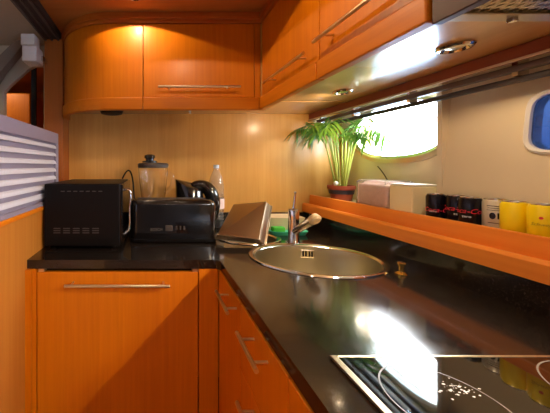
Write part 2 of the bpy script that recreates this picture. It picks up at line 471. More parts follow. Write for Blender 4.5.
# extractor hood
hd = thing('extractor_hood', 'brown extractor hood with steel mesh grease filter at the top right corner', 'hood', (.7, .25, 1.51))
bm = B(); box(bm, XF-.004, XF+.014, -.12, .502, 1.506, 1.62, .002); box(bm, XF+.014, .95, -.12, .502, 1.56, CEIL-.001); box(bm, .93, .945, -.12, .502, 1.56-.03, 1.56)
obj('body', bm, M['brown'], hd)
bm = B(); box(bm, XF+.015, .924, .474, .500, 1.511, 1.522, .002); obj('front_strip', bm, M['steel'], hd)
bm = B(); box(bm, XF+.015, .924, -.10, .4735, 1.545, 1.550); obj('backing_plate', bm, M['grey'], hd)
bm = B(); cw, chh = .0165, .0250; zf = 1.5155
def hexc(cx, cy, sx, sy):
    return [(cx-sx*.5, cy), (cx-sx*.18, cy+sy*.5), (cx+sx*.18, cy+sy*.5), (cx+sx*.5, cy), (cx+sx*.18, cy-sy*.5), (cx-sx*.18, cy-sy*.5)]
row = 0; y = .467
while y > .02:
    x = XF+.022+(row % 2)*cw*.5
    while x < .920:
        if not(row % 2) or True:
            o_ = hexc(x, y, cw*1.30, chh*1.0); i_ = hexc(x, y, cw*.98, chh*.74)
            a = [bm.verts.new((p[0], p[1], zf)) for p in o_]; bb = [bm.verts.new((p[0], p[1], zf)) for p in i_]
            c_ = [bm.verts.new((p[0], p[1], zf+.003)) for p in i_]
            for k in range(6):
                l = (k+1) % 6
                bm.faces.new((a[k], a[l], bb[l], bb[k])); bm.faces.new((bb[k], bb[l], c_[l], c_[k]))
        x += cw
    y -= chh*.5; row += 1
obj('grease_filter', bm, M['satin'], hd)
bm = B(); lathe(bm, [(.030, 0), (.030, -.006), (.026, -.008), (.022, -.004)], 28, (.80, .22, 1.5145), cap0=False, cap1=False); obj('lamp_ring', bm, M['chrome'], hd, smooth=True)
bm = B(); box(bm, .640, .650, .482, .492, 1.504, 1.5115, .001); obj('latch', bm, M['chrome'], hd)

# ceiling lights
for i, (x, y) in enumerate(SPOTS[:4]):
    lbs = ['small round ceiling downlight just in front of the back wall cabinet', 'small round ceiling downlight over the aisle before the sink cabinets', 'small round ceiling downlight above the camera', 'small round ceiling downlight left of the low partition']
    t = thing('ceiling_downlight', lbs[i], 'light', (x, y, CEIL), 'ceiling downlights'); dz_ = .0125 if x < -.6 else 0
    bm = B(); lathe(bm, [(.034, 0), (.036, -.003), (.030, -.008), (.027, -.006), (.026, 0)], 32, (x, y, CEIL-.0005-dz_), cap0=False, cap1=False)
    obj('trim_ring', bm, M['chrome'], t, smooth=True)
for (x, y, w), lb in zip(UNDER, ['oval-looking chrome downlight under the cabinet, above the palm', 'chrome downlight under the cabinet, nearest the extractor hood']):
    t = thing('recessed_downlight', lb, 'light', (x, y, ZU), 'downlights under the cabinets')
    bm = B(); lathe(bm, [(.034, 0), (.036, -.003), (.032, -.008), (.027, -.009), (.024, -.002), (.022, 0)], 36, (x, y, ZU-.0005), cap0=False, cap1=False)
    obj('trim_ring', bm, M['chrome'], t, smooth=True)
    bm = B(); lathe(bm, [(.018, 0), (.018, -.004), (.010, -.007), (0, -.007)], 24, (x, y, ZU-.0005))
    obj('lens', bm, M['satin'], t, smooth=True)
t = thing('under_cabinet_lamp', 'dark round puck lamp under the curved wall cabinet', 'light', (-.215, 1.45, ZU))
bm = B(); lathe(bm, [(.062, 0), (.064, -.012), (.056, -.028), (.03, -.033), (0, -.033)], 36, (-.215, 1.45, ZU-.0003)); obj('housing', bm, M['blackm'], t, smooth=True)
t = thing('small_hook', 'tiny pale hook under the flat back wall cabinet', 'hook', (.205, 1.50, ZU))
bm = B(); lathe(bm, [(.008, 0), (.008, -.006), (.004, -.018), (.006, -.024), (0, -.026)], 16, (.205, 1.47, ZU-.0003)); obj('hook_body', bm, M['white'], t, smooth=True)

# ------------------------------------------------------------------ worktop
ZC = .90; ZB = .868; XC = .249; XS = .89; YC = 1.001
bm = B()
prism(bm, [(-.46, YC), (XC-.014, YC), (XC, YC-.014), (XC, -.5), (XS, -.5), (XS, YB-.021), (-.46, YB-.021)], ZB, ZC)
ct = obj('worktop', bm, M['granite'])
tag(ct, 'L-shaped polished black stone worktop on the orange wood units', 'worktop')
SK = (.609, 1.02, .240, .187)
def ell_prism(cx, cy, a, b, z0, z1, n=72):
    bm = B(); prism(bm, [(cx+a*math.cos(2*PI*i/n), cy+b*math.sin(2*PI*i/n)) for i in range(n)], z0, z1)
    return bm
DR = (.458, 1.316, .158, .131)
sub(ct, obj('cut', ell_prism(SK[0], SK[1], SK[2]-.018, SK[3]-.018, .8, 1.0), M['dark']))
sub(ct, obj('cut', ell_prism(DR[0], DR[1], DR[2]-.018, DR[3]-.018, .8, 1.0), M['dark']))
bm = B(); box(bm, XS, XS+.02, -.5, YB-.001, ZB, .9795); box(bm, -.485, XS, YB-.020, YB-.001, ZB, .9755)
obj('upstand', bm, M['granite'], ct, bevel=.001)
HOB = (.32, .875, .0, .49)

# sink
sk = thing('sink', 'oval stainless steel sink set in the worktop below the tap', 'sink', (SK[0], SK[1], ZC))
def ellring(bm, c, prof, n=72):
    rings = []
    for d, z in prof:
        rings.append([bm.verts.new((c[0]+(c[2]-d)*math.cos(2*PI*i/n), c[1]+(c[3]-d)*math.sin(2*PI*i/n), z)) for i in range(n)])
    for a, b in zip(rings, rings[1:]):
        for i in range(n): bm.faces.new((a[i], a[(i+1) % n], b[(i+1) % n], b[i]))
    return rings
bm = B(); ellring(bm, SK, [(0, ZC+.0005), (.002, ZC+.005), (.010, ZC+.006), (.020, ZC+.002), (.024, ZC-.002)]); obj('rim', bm, M['chrome'], sk, smooth=True)
bm = B()
rg = ellring(bm, SK, [(.024, ZC-.002), (.028, ZC-.03), (.036, ZC-.12), (.050, ZC-.150), (.075, ZC-.162), (.15, ZC-.165)])
bm.faces.new(rg[-1]); obj('bowl', bm, M['steel'], sk, smooth=True)
bm = B(); lathe(bm, [(.036, 0), (.034, .004), (.028, .004), (.020, .001), (0, .001)], 32, (SK[0], SK[1], ZC-.1645)); obj('drain', bm, M['chrome'], sk, smooth=True)
# overflow plate on the far wall of the bowl
ox = .668; oy = SK[1]+(SK[3]-.031)*math.sqrt(1-((ox-SK[0])/(SK[2]-.031))**2)
bm = B(); box(bm, ox-.028, ox+.028, oy-.003, oy+.003, ZC-.048, ZC-.014, .0025, 2, None)
ov = obj('overflow_plate', bm, M['chrome'], sk)
ROT = Matrix.Translation((ox, oy, 0)) @ Matrix.Rotation(-.18, 4, 'Z') @ Matrix.Translation((-ox, -oy, 0))
ov.data.transform(ROT)
bm = B()
for s in (-1, 1):
    for k in (0, 1): box(bm, ox+s*.012-.008+k*.010, ox+s*.012-.002+k*.010, oy-.0045, oy-.0032, ZC-.042, ZC-.020)
so = obj('overflow_slots', bm, M['dark'], ov); so.data.transform(ROT)
# drainer bowl
dn = thing('drainer_bowl', 'small round steel drainer bowl under the leaning tray', 'sink', (DR[0], DR[1], ZC))
bm = B(); ellring(bm, DR, [(0, ZC+.0005), (.002, ZC+.005), (.010, ZC+.006), (.020, ZC+.002), (.024, ZC-.002)]); obj('rim', bm, M['chrome'], dn, smooth=True)
bm = B(); rg = ellring(bm, DR, [(.024, ZC-.002), (.03, ZC-.03), (.04, ZC-.07), (.07, ZC-.085), (.12, ZC-.087)]); bm.faces.new(rg[-1]); obj('bowl', bm, M['steel'], dn, smooth=True)

# tap
tp = thing('tap', 'chrome mixer tap with pull-out spray behind the oval sink', 'tap', (.636, 1.222, ZC))
TX, TY = .636, 1.222
bm = B(); lathe(bm, [(.028, 0), (.028, .004), (.0235, .010), (.0225, .10), (.0225, .148), (.020, .154), (0, .156)], 32, (TX, TY, ZC+.0003)); obj('body', bm, M['chrome'], tp, smooth=True)
bm = B(); tube(bm, [(TX, TY, ZC+.152), (TX+.002, TY, ZC+.175), (TX+.006, TY-.004, ZC+.225)], [.0075, .0045, .0040], 12)
lathe(bm, [(.0, -.006), (.005, -.004), (.006, 0), (.005, .005), (0, .006)], 12, (TX+.006, TY-.004, ZC+.227)); obj('lever', bm, M['chrome'], tp, smooth=True)
sp0 = Vector((TX, TY-.012, ZC+.055)); sp1 = Vector((.638, 1.06, 1.042))
bm = B(); tube(bm, [sp0, sp0.lerp(sp1, .5), sp0.lerp(sp1, .86)], [.0155, .0165, .0175], 18); obj('spout', bm, M['chrome'], tp, smooth=True)
bm = B(); d = (sp1-sp0)
tube(bm, [sp0+d*.86, sp0+d*.90, sp0+d*1.0, sp0+d*1.04+Vector((0, 0, -.006)), sp0+d*1.05+Vector((0, -.002, -.010))], [.0178, .0190, .0195, .0185, .012], 18); obj('spray_head', bm, M['beige'], tp, smooth=True)

# brass drain knob
t = thing('drain_knob', 'little brass drain knob on the worktop right of the sink', 'knob', (.797, .868, ZC))
bm = B(); lathe(bm, [(.017, 0), (.017, .003), (.011, .007), (.008, .009), (.007, .024), (.010, .031), (.0115, .036), (.010, .038), (0, .038)], 28, (.797, .868, ZC+.0003)); obj('knob_body', bm, M['brass'], t, smooth=True)

# hob
hb = thing('hob', 'black glass ceramic hob with pale cooking-zone rings and steel edge', 'hob', (.6, .25, ZC))
bm = B(); box(bm, HOB[0]+.012, HOB[1]-.008, HOB[2]+.004, HOB[3]-.004, ZC+.0005, ZC+.0045); obj('glass', bm, M['glassblk'], hb)
bm = B(); x0, x1, y0, y1 = HOB
for a, b_, c_, d_ in ((x0, x0+.012, y0, y1), (x1-.008, x1, y0, y1), (x0+.012, x1-.008, y1-.004, y1), (x0+.012, x1-.008, y0, y0+.004)):
    box(bm, a, b_, c_, d_, ZC+.0005, ZC+.0058, .0008, 1)
obj('steel_edge', bm, M['satin'], hb)
def ring(cx, cy, r, w=.0011):
    bm = B(); n = 80
    L = [[bm.verts.new((cx+q*math.cos(2*PI*i/n), cy+q*math.sin(2*PI*i/n), ZC+z)) for i in range(n)] for q, z in ((r-w, .0048), (r+w, .0048))]
    for i in range(n): bm.faces.new((L[0][i], L[0][(i+1) % n], L[1][(i+1) % n], L[1][i]))
    obj('cooking_zone', bm, M['ring'], hb)
ring(.425, .393, .0745); ring(.705, .385, .092); ring(.43, .15, .09); ring(.71, .15, .0745)
bm = B()  # small flat white specks scattered on the hob glass
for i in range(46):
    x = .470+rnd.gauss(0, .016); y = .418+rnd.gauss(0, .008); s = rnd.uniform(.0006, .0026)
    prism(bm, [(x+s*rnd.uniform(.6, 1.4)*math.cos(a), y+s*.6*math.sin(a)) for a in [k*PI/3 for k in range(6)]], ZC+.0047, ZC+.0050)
o = obj('white_specks', bm, M['print'], hb); o['kind'] = 'stuff'

# ------------------------------------------------------------------ base units
dw = thing('dishwasher', 'built-in dishwasher behind an orange wood door with long bar handle', 'dishwasher', (-.13, 1.2, 0))
bm = B(); box(bm, -.424, .168, 1.03, 1.55, .08, .845); obj('body', bm, M['dark'], dw)
bm = B(); box(bm, -.424, .169, 1.003, 1.022, .10, .854, .0015); dd = obj('door', bm, M['wood'], dw)
bar_handle(dd, (-.312, .968, .818), (.064, .968, .818), (0, .036, 0), r=.0055, inset=.06).location = (0, 0, 0)
for x in (-.420, .150):
    bm = B(); box(bm, x, x+.022, 1.006, 1.03, .8545, .8675); obj('mounting_bracket', bm, M['satin'], dw)
bm = B(); box(bm, .173, .244, 1.003, 1.020, 0, ZB-.001); struct('trim_10', bm, M['wood'])
bm = B(); box(bm, -.458, -.427, 1.003, 1.02, 0, ZB-.001); struct('trim_11', bm, M['wood'])
bm = B(); box(bm, -.43, .24, 1.04, 1.06, 0, .075); struct('trim_12', bm, M['dark'])
XB = .2455
def unit(y0, y1, label):
    t = thing('base_cabinet', label, 'cabinet', (XB+.3, (y0+y1)/2, 0), 'base units below the sink and hob')
    bm = B()
    box(bm, XB+.02, .885, y0+.0015, y0+.0155, .08, .725); box(bm, XB+.02, .885, y1-.0155, y1-.0015, .08, .725)
    box(bm, XB+.02, .885, y0+.0155, y1-.0155, .08, .095); box(bm, XB+.04, XB+.055, y0+.0155, y1-.0155, 0, .08)
    obj('body', bm, M['wood'], t); return t
def front(t, name, y0, y1, z0, z1, hy0, hy1, hz):
    bm = B(); box(bm, XB, XB+.019, y0+.0013, y1-.0013, z0, z1, .0015); d = obj(name, bm, M['wood'], t)
    bar_handle(d, (.212, hy0, hz), (.212, hy1, hz), (.034, 0, 0), inset=.2).location = (0, 0, 0)
t = unit(.757, 1.0, 'narrow orange wood base unit right beside the dishwasher, with one short bar handle')
front(t, 'door', .757, 1.0, .10, ZB-.004, .764, .90, .832)
t = unit(.49, .757, 'orange wood drawer unit under the sink, its bar handles one above the other')
front(t, 'drawer', .49, .757, .69, ZB-.004, .552, .68, .829)
front(t, 'drawer', .49, .757, .50, .687, .552, .68, .655)
front(t, 'drawer', .49, .757, .10, .497, .552, .68, .46)
t = unit(-.1, .49, 'orange wood base unit under the hob, nearest the camera')
front(t, 'door', -.1, .49, .10, ZB-.004, .0, .2, .80)

# ------------------------------------------------------------------ window ledge
bm = B()
prof = [(.884, .9795), (.930, .9795), (.930, 1.0), (.948, 1.0), (.948, 1.076), (.932, 1.076), (.926, 1.015), (.907, 1.015), (.905, 1.030), (.893, 1.030), (.886, 1.022)]
prism(bm, prof, -.5, YB-.001, 'Y')
o = obj('ledge_rail', bm, M['ledge'], bevel=.0015); tag(o, 'long orange wood channel rail along the edge of the window shelf', 'shelf')
bm = B(); box(bm, .949, 1.119, .99, YB-.001, 1.041, 1.062); box(bm, .949, 1.018, -.5, .9895, 1.041, 1.062)
o = obj('window_shelf', bm, M['cream']); tag(o, 'cream shelf below the windows carrying palm, packages and cans', 'shelf')
ZS = 1.062

# ------------------------------------------------------------------ microwave oven
mw = thing('microwave_oven', 'black microwave oven standing at the left end of the worktop', 'microwave', (-.285, 1.33, ZC))
x0, x1, y0, y1, z0, z1 = -.448, -.122, 1.127, 1.53, ZC+.012, 1.172
bm = B(); box(bm, x0, x1-.012, y0, y1, z0, z1, .005); bd = obj('body', bm, M['blackm'], mw, bevel=0)
bm = B(); box(bm, x1-.0115, x1, y0+.003, y1-.003, z0+.004, z1-.004, .003); dr = obj('door', bm, M['black'], mw)
bm = B()
pts = bez((x1, y0+.05, z1-.03), (x1+.035, y0+.05, z1-.01), (x1+.035, y0+.05, z1-.06), (x1+.025, y0+.05, z1-.10), 8)+bez((x1+.025, y0+.05, z1-.12), (x1+.025, y0+.05, z0+.08), (x1+.03, y0+.05, z0+.05), (x1, y0+.05, z0+.04), 8)
tube(bm, pts, .005, 10); obj('handle', bm, M['chrome'], dr, smooth=True)
bm = B()
for px in range(7): box(bm, x0+.07+px*.026, x0+.07+px*.026+.016, y0-.0008, y0+.001, z1-.033, z1-.029)
obj('upper_vent', bm, M['dgrey'], bd); bm = B()
for px in range(5):
    for k in range(3): box(bm, x0+.04+px*.040, x0+.04+px*.040+.028, y0-.0008, y0+.001, z0+.055+k*.009, z0+.059+k*.009)
obj('lower_vent', bm, M['dgrey'], bd)
for a in (x0+.03, x1-.04):
    for b_ in (y0+.03, y1-.03):
        bm = B(); lathe(bm, [(.011, 0), (.013, .012)], 16, (a, b_, ZC+.0003)); obj('foot', bm, M['black'], mw)

# toaster
to = thing('toaster', 'long black toaster in the middle of the back worktop', 'toaster', (.06, 1.28, ZC))
bm = B()
def rrect(x0, x1, y0, y1, r, n=6):
    out = []
    for cx, cy, a0 in ((x1-r, y1-r, 0), (x0+r, y1-r, PI/2), (x0+r, y0+r, PI), (x1-r, y0+r, 1.5*PI)):
        for i in range(n+1):
            a = a0+PI/2*i/n; out.append((cx+r*math.cos(a), cy+r*math.sin(a)))
    return out
def rloft(bm, levels, cap=True):
    R = [[bm.verts.new((p[0], p[1], z)) for p in rrect(*e)] for e, z in levels]
    n = len(R[0])
    for a, b in zip(R, R[1:]):
        for i in range(n): bm.faces.new((a[i], a[(i+1) % n], b[(i+1) % n], b[i]))
    if cap: bm.faces.new(R[0][::-1]); bm.faces.new(R[-1])
tx0, tx1, ty0, ty1 = -.098, .290, 1.222, 1.340
rloft(bm, [((tx0, tx1, ty0, ty1, .030), ZC+.018), ((tx0, tx1, ty0, ty1, .030), ZC+.17), ((tx0+.003, tx1-.007, ty0+.003, ty1-.003, .028), ZC+.182), ((tx0+.008, tx1-.018, ty0+.008, ty1-.008, .026), ZC+.189), ((tx0+.016, tx1-.034, ty0+.016, ty1-.016, .022), ZC+.193)])
tb = obj('body', bm, M['black'], to, smooth=True)
bm = B(); rloft(bm, [((tx0-.003, tx1+.003, ty0-.003, ty1+.003, .032), ZC+.006), ((tx0-.003, tx1+.003, ty0-.003, ty1+.003, .032), ZC+.0175)]); obj('base_band', bm, M['blackm'], to, smooth=True)
for a in (tx0+.04, tx1-.04):
    for b_ in (ty0+.03, ty1-.03):
        bm = B(); lathe(bm, [(.012, 0), (.012, .006)], 14, (a, b_, ZC+.0002)); obj('foot', bm, M['blackm'], to)
bm = B()
for yy in (ty0+.042, ty0+.082): box(bm, tx0+.03, tx1-.04, yy-.007, yy+.007, ZC+.1925, ZC+.1940)
obj('bread_slots', bm, M['dgrey'], to)
bm = B(); box(bm, tx0+.158, tx0+.190, ty0-.012, ty0+.001, ZC+.055, ZC+.080, .003)
for k, xx in enumerate((.205, .222, .239)): box(bm, tx0+xx, tx0+xx+.007, ty0-.003, ty0+.001, ZC+.060, ZC+.076, .001)
obj('controls', bm, M['dgrey'], to)
bm = text_mesh('BOSCH', .0165); bmesh.ops.transform(bm, matrix=Matrix.Translation((tx0+.118, ty0-.0006, ZC+.060)) @ Matrix.Rotation(PI/2, 4, 'X'), verts=bm.verts[:])
obj('lettering', bm, M['ring'], to)
bm = B(); box(bm, tx1-.001, tx1+.010, ty0+.05, ty0+.08, ZC+.12, ZC+.135, .003); obj('lever', bm, M['blackm'], to)

# kettle, spout to the left, handle to the right
kt = thing('kettle', 'glossy black jug kettle with big curved handle behind the toaster', 'kettle', (.235, 1.45, ZC))
kx, ky = .205, 1.450
bm = B(); lathe(bm, [(.074, 0), (.076, .006), (.074, .018), (.066, .022)], 36, (kx, ky, ZC+.0003)); obj('power_base', bm, M['blackm'], kt, smooth=True)
bm = B()
n = 36; levels = [(.078, .024, 0), (.080, .05, 0), (.078, .10, 0), (.072, .15, 0), (.064, .215, .002), (.058, .248, .006)]
R = []
for r, z, l in levels:
    ring_ = []
    for i in range(n):
        a = 2*PI*i/n; c = math.cos(a); k = max(0, -c)**6
        zz = z+(k*.030 if z > .24 else k*.012 if z > .2 else 0)
        rr = r*(1+k*(.42 if z > .24 else .24 if z > .2 else .06 if z > .14 else 0))
        if z > .24: zz -= .028*(c+1)*.5
        ring_.append(bm.verts.new((kx+rr*c, ky+rr*math.sin(a), ZC+zz)))
    R.append(ring_)
for a, b_ in zip(R, R[1:]):
    for i in range(n): bm.faces.new((a[i], a[(i+1) % n], b_[(i+1) % n], b_[i]))
bm.faces.new(R[0][::-1]); top = bm.verts.new((kx+.005, ky, ZC+.258))
for i in range(n): bm.faces.new((R[-1][i], R[-1][(i+1) % n], top))
obj('body', bm, M['black'], kt, smooth=True)
bm = B()
pts = bez((kx+.010, ky, ZC+.240), (kx+.085, ky, ZC+.270), (kx+.135, ky-.01, ZC+.19), (kx+.118, ky-.01, ZC+.11), 12)+bez((kx+.115, ky-.01, ZC+.085), (kx+.108, ky-.01, ZC+.05), (kx+.10, ky, ZC+.04), (kx+.070, ky, ZC+.045), 8)
rs = [.019+.018*math.sin(PI*min(1, i/(len(pts)-1)*1.3)) for i in range(len(pts))]
tube(bm, pts, rs, 14); obj('handle', bm, M['black'], kt, smooth=True)

# blender jug
bj = thing('blender', 'clear glass blender jug with dark lid behind the toaster', 'blender', (.0, 1.44, ZC))
bx, by = .006, 1.44
bm = B(); lathe(bm, [(.070, 0), (.072, .02), (.066, .09), (.050, .125), (.048, .135)], 36, (bx, by, ZC+.0003)); obj('motor_base', bm, M['blackm'], bj, smooth=True)
def gl(r0, z0, r1, z1, w=.0035): return [(r0-w, z0+.004), (0, z0+.004)]
bm = B()
z0 = .136; H = [(.050, z0), (.058, .18), (.068, .26), (.074, .335)]
prof = [(0, z0)]+H+[(r-.0035, z) for r, z in H[::-1][:-1]]+[(.046, z0+.006), (0, z0+.006)]
vs = lathe(bm, prof, 48, (bx, by, ZC))
for v in vs:   # vertical fluting in the moulded glass
    a = math.atan2(v.co.y-by, v.co.x-bx); k = 1+.07*max(0, math.cos(a*6))
    v.co.x = bx+(v.co.x-bx)*k; v.co.y = by+(v.co.y-by)*k
jg = obj('jug', bm, M['clear'], bj, smooth=True)
bm = B(); tube(bm, bez((bx+.072, by, ZC+.305), (bx+.125, by, ZC+.32), (bx+.110, by, ZC+.22), (bx+.060, by, ZC+.205), 14), .0095, 12); obj('handle', bm, M['clear'], bj, smooth=True)
bm = B(); lathe(bm, [(.076, .336), (.081, .338), (.082, .354), (.076, .361), (.03, .364), (0, .364)], 40, (bx, by, ZC)); ld = obj('lid', bm, M['dgrey'], bj, smooth=True)
bm = B(); lathe(bm, [(.040, .364), (.040, .372), (.022, .375), (.022, .384), (.030, .390), (.028, .402), (.015, .408), (0, .408)], 28, (bx-.018, by, ZC)); obj('lid_knob', bm, M['black'], ld, smooth=True)

# mains cable between oven and toaster
bm = B(); tube(bm, bez((-.16, 1.47, 1.1722+.006), (-.10, 1.40, 1.30), (-.085, 1.38, 1.16), (-.09, 1.375, ZC+.006), 18)+bez((-.09, 1.375, ZC+.006), (-.09, 1.38, ZC+.006), (-.10, 1.48, ZC+.006), (-.10, 1.57, ZC+.006), 8), .004, 8)
tag(obj('mains_cable', bm, M['blackm'], smooth=True), 'black mains cable arching between microwave oven and toaster', 'cable')

# water bottle
wb = thing('water_bottle', 'tall clear plastic water bottle against the back wall right of the kettle', 'bottle', (.362, 1.52, ZC))
wx, wy = .362, 1.534
bm = B()
H = [(.030, 0), (.042, .004), (.0435, .02)]
z = .03
while z < .20: H += [(.0445, z), (.0395, z+.008)]; z += .018
H += [(.043, .215), (.041, .245), (.032, .285), (.018, .315), (.0135, .325), (.0135, .336)]
prof = [(0, 0)]+H+[(max(.001, r-.0012), z+.0008) for r, z in H[::-1]]+[(0, .0012)]
lathe(bm, prof, 36, (wx, wy, ZC+.0004)); obj('bottle_body', bm, M['pet'], wb, smooth=True)
bm = B(); lathe(bm, [(.0449, .11), (.0449, .165)], 36, (wx, wy, ZC), cap0=False, cap1=False); obj('bottle_label', bm, M['label'], wb, smooth=True)
bm = B(); lathe(bm, [(.0155, .333), (.0155, .352), (0, .353)], 24, (wx, wy, ZC)); obj('cap', bm, M['capblue'], wb, smooth=True)

# leaning roasting tray (steel)
ry = thing('roasting_tray', 'rectangular steel roasting tray leaning over the round drainer bowl', 'tray', (.44, 1.3, ZC))
def unproj(px, py, y): return Vector(((px-152)/272*y, y, CZ-(py-166)/272*y))
F0 = [unproj(217.5, 243.5, 1.205), unproj(259, 248.5, 1.165), unproj(266, 209.5, 1.37), unproj(233.5, 212, 1.43)]
nrm = (F0[1]-F0[0]).cross(F0[3]-F0[0]).normalized()
if nrm.y > 0: nrm = -nrm          # towards the viewer
ex = (F0[1]-F0[0]).normalized(); ey = (F0[3]-F0[0]).normalized()
def lv(k, dx, dy):     # k: depth behind the face, dx/dy: how far the wall flares out
    return [F0[n_]-nrm*k+ex*dx*sx_+ey*dy*sy_ for n_, (sx_, sy_) in enumerate(((-.3, .15), (1, .15), (1, .5), (-.3, .5)))]
bm = B()
LV = [[bm.verts.new(p) for p in q] for q in (lv(0, 0, 0), lv(.006, .007, .004), lv(.024, .024, .010), lv(.025, .032, .016), lv(.027, .032, .016), lv(.026, .022, .008), lv(.002, -.002, -.002))]
for a, b_ in zip(LV, LV[1:]):
    for i in range(4): bm.faces.new((a[i], a[(i+1) % 4], b_[(i+1) % 4], b_[i]))
bm.faces.new(LV[0]); bm.faces.new(LV[-1][::-1])
raise_ = max(0, ZC+.0068-min(v.co.z for v in bm.verts))
TRAYZ = raise_
for v in bm.verts: v.co.z += raise_
obj('pan', bm, M['traysteel'], ry, bevel=.002)

# basket with washing-up things
bk = thing('storage_basket', 'beige tapered basket in the corner behind the tap', 'basket', (.70, 1.45, ZC))
def frust(bm, cx, cy, a0, b0, a1, b1, z0, z1, w=.003):
    def r(a, b, z): return [bm.verts.new((cx+s*a, cy+t*b, z)) for s, t in ((-1, -1), (1, -1), (1, 1), (-1, 1))]
    L = [r(a0, b0, z0), r(a1, b1, z1), r(a1-w, b1-w, z1), r(a0-w, b0-w, z0+w)]
    for a, b_ in zip(L, L[1:]):
        for i in range(4): bm.faces.new((a[i], a[(i+1) % 4], b_[(i+1) % 4], b_[i]))
    bm.faces.new(L[0][::-1]); bm.faces.new(L[-1])
bm = B(); frust(bm, .690, 1.46, .076, .045, .100, .060, ZC+.0135, ZC+.080); obj('basket_body', bm, M['beige'], bk, bevel=.003)
tr = thing('washing_up_tray', 'shallow teal plastic tray under the beige basket', 'tray', (.70, 1.44, ZC))
bm = B(); rloft(bm, [((.600, .775, 1.350, 1.53, .03), ZC+.0004), ((.590, .785, 1.340, 1.54, .035), ZC+.020), ((.595, .780, 1.345, 1.535, .033), ZC+.020), ((.605, .770, 1.355, 1.525, .028), ZC+.0125)]); obj('tray_body', bm, M['teal'], tr, smooth=True)
bm = B(); box(bm, .606, .668, 1.358, 1.392, ZC+.0130, ZC+.040, .006)
tag(obj('sponge', bm, M['green']), 'bright green sponge in front of the beige basket', 'sponge')

# ------------------------------------------------------------------ cans on the shelf
def can(cx, cy, paint, label, rot=0, r=.0260, h=.0885):
    t = thing('drink_can', label, 'can', (cx, cy, ZS), 'drink cans on the window shelf')
    z = ZS+.0004
    bm = B(); lathe(bm, [(r*.78, 0), (r*.82, .0), (r, .007), (r, h-.010), (r*.86, h-.002)], 40, (cx, cy, z), cap1=False); obj('can_body', bm, M[paint], t, smooth=True)
    bm = B(); lathe(bm, [(r*.86, h-.002), (r*.87, h+.0005), (r*.83, h+.0005), (r*.80, h-.003), (0, h-.003)], 40, (cx, cy, z)); obj('can_lid', bm, M['canlid'], t, smooth=True)
    bm = B(); box(bm, cx-.008, cx+.008, cy-.005, cy+.005, z+h-.0032, z+h-.0014, .0005, 1); obj('ring_pull', bm, M['canlid'], t)
    return t
def wrap(t, bm, cx, cy, zc, ang, m, r=.0260, name='lettering'):
    """bend flat xy geometry around a can; ang = world direction it faces"""
    for v in bm.verts:
        a = ang+v.co.x/r; rr = r+.0003+v.co.z
        z = zc+v.co.y
        v.co = Vector((cx+rr*math.cos(a), cy+rr*math.sin(a), z))
    return obj(name, bm, M[m], t)
cans = [(.977, .935, 'canblack', 'black cola can at the far left end of the can row'),
        (.992, .885, 'canblack', 'black cola can with red script, second from the cream carton'),
        (.977, .835, 'canblack', 'black cola can directly left of the silver can'),
        (.992, .785, 'cansilver', 'silver and black can between the black and the yellow cans'),
        (.977, .732, 'canyellow', 'plain-sided yellow can beside the silver can'),
        (.977, .678, 'canyellow', 'yellow can with a small red dot, nearest the camera')]
def arc_patch(w, h, bulge=0, n=16):
    bm = B(); a = [bm.verts.new((-w/2+w*i/n, -h/2, 0)) for i in range(n+1)]; b_ = [bm.verts.new((-w/2+w*i/n, h/2, 0)) for i in range(n+1)]
    for i in range(n): bm.faces.new((a[i], a[i+1], b_[i+1], b_[i]))
    return bm
for i, (cx, cy, p, lb) in enumerate(cans):
    t = can(cx, cy, p, lb)
    face = math.atan2(-cy, -cx)      # towards the aisle
    if i < 3:
        bm = text_mesh('Coca-Cola', .021, .0002, .35); bmesh.ops.subdivide_edges(bm, edges=bm.edges[:], cuts=1)
        wrap(t, bm, cx, cy, ZS+.047+(.0 if i else -.012), face+(-.15 if i == 1 else .3 if i == 0 else -.3), 'red')
        bm = text_mesh('zero', .011, .0002); wrap(t, bm, cx, cy, ZS+.031, face+(.1 if i == 1 else -.3), 'print')
    elif i == 3:
        bm = B(); box(bm, -.003, .003, -.040, .0355, 0, .0003); wrap(t, bm, cx, cy, ZS+.044, face+1.05, 'canblack', name='stripe')
        for k, (zz, w, h) in enumerate(((.070, .034, .0018), (.064, .030, .0016), (.058, .034, .0012), (.022, .030, .0015))):
            wrap(t, arc_patch(w, h), cx, cy, ZS+zz, face, 'canblack', name='printed_line')
        wrap(t, arc_patch(.012, .080), cx, cy, ZS+.044, face+.93, 'canblack', name='side_band')
        bm = B(); prism(bm, [(-.006+.006*math.cos(a*PI/8), .0095*math.sin(a*PI/8)) for a in range(16)], 0, .0003)
        box(bm, .003, .006, -.008, .009, 0, .0003); box(bm, .008, .011, -.008, .009, 0, .0003)
        wrap(t, bm, cx, cy, ZS+.042, face, 'canblack', name='printed_emblem')
    elif i == 5:
        bm = text_mesh('Schweppes', .0105, .0002, .3); wrap(t, bm, cx, cy, ZS+.040, face+.1, 'gold')
        bm = B(); prism(bm, [(.0035*math.cos(a*PI/8), .0035*math.sin(a*PI/8)) for a in range(16)], 0, .0003)
        wrap(t, bm, cx, cy, ZS+.056, face-.15, 'red', name='red_dot')

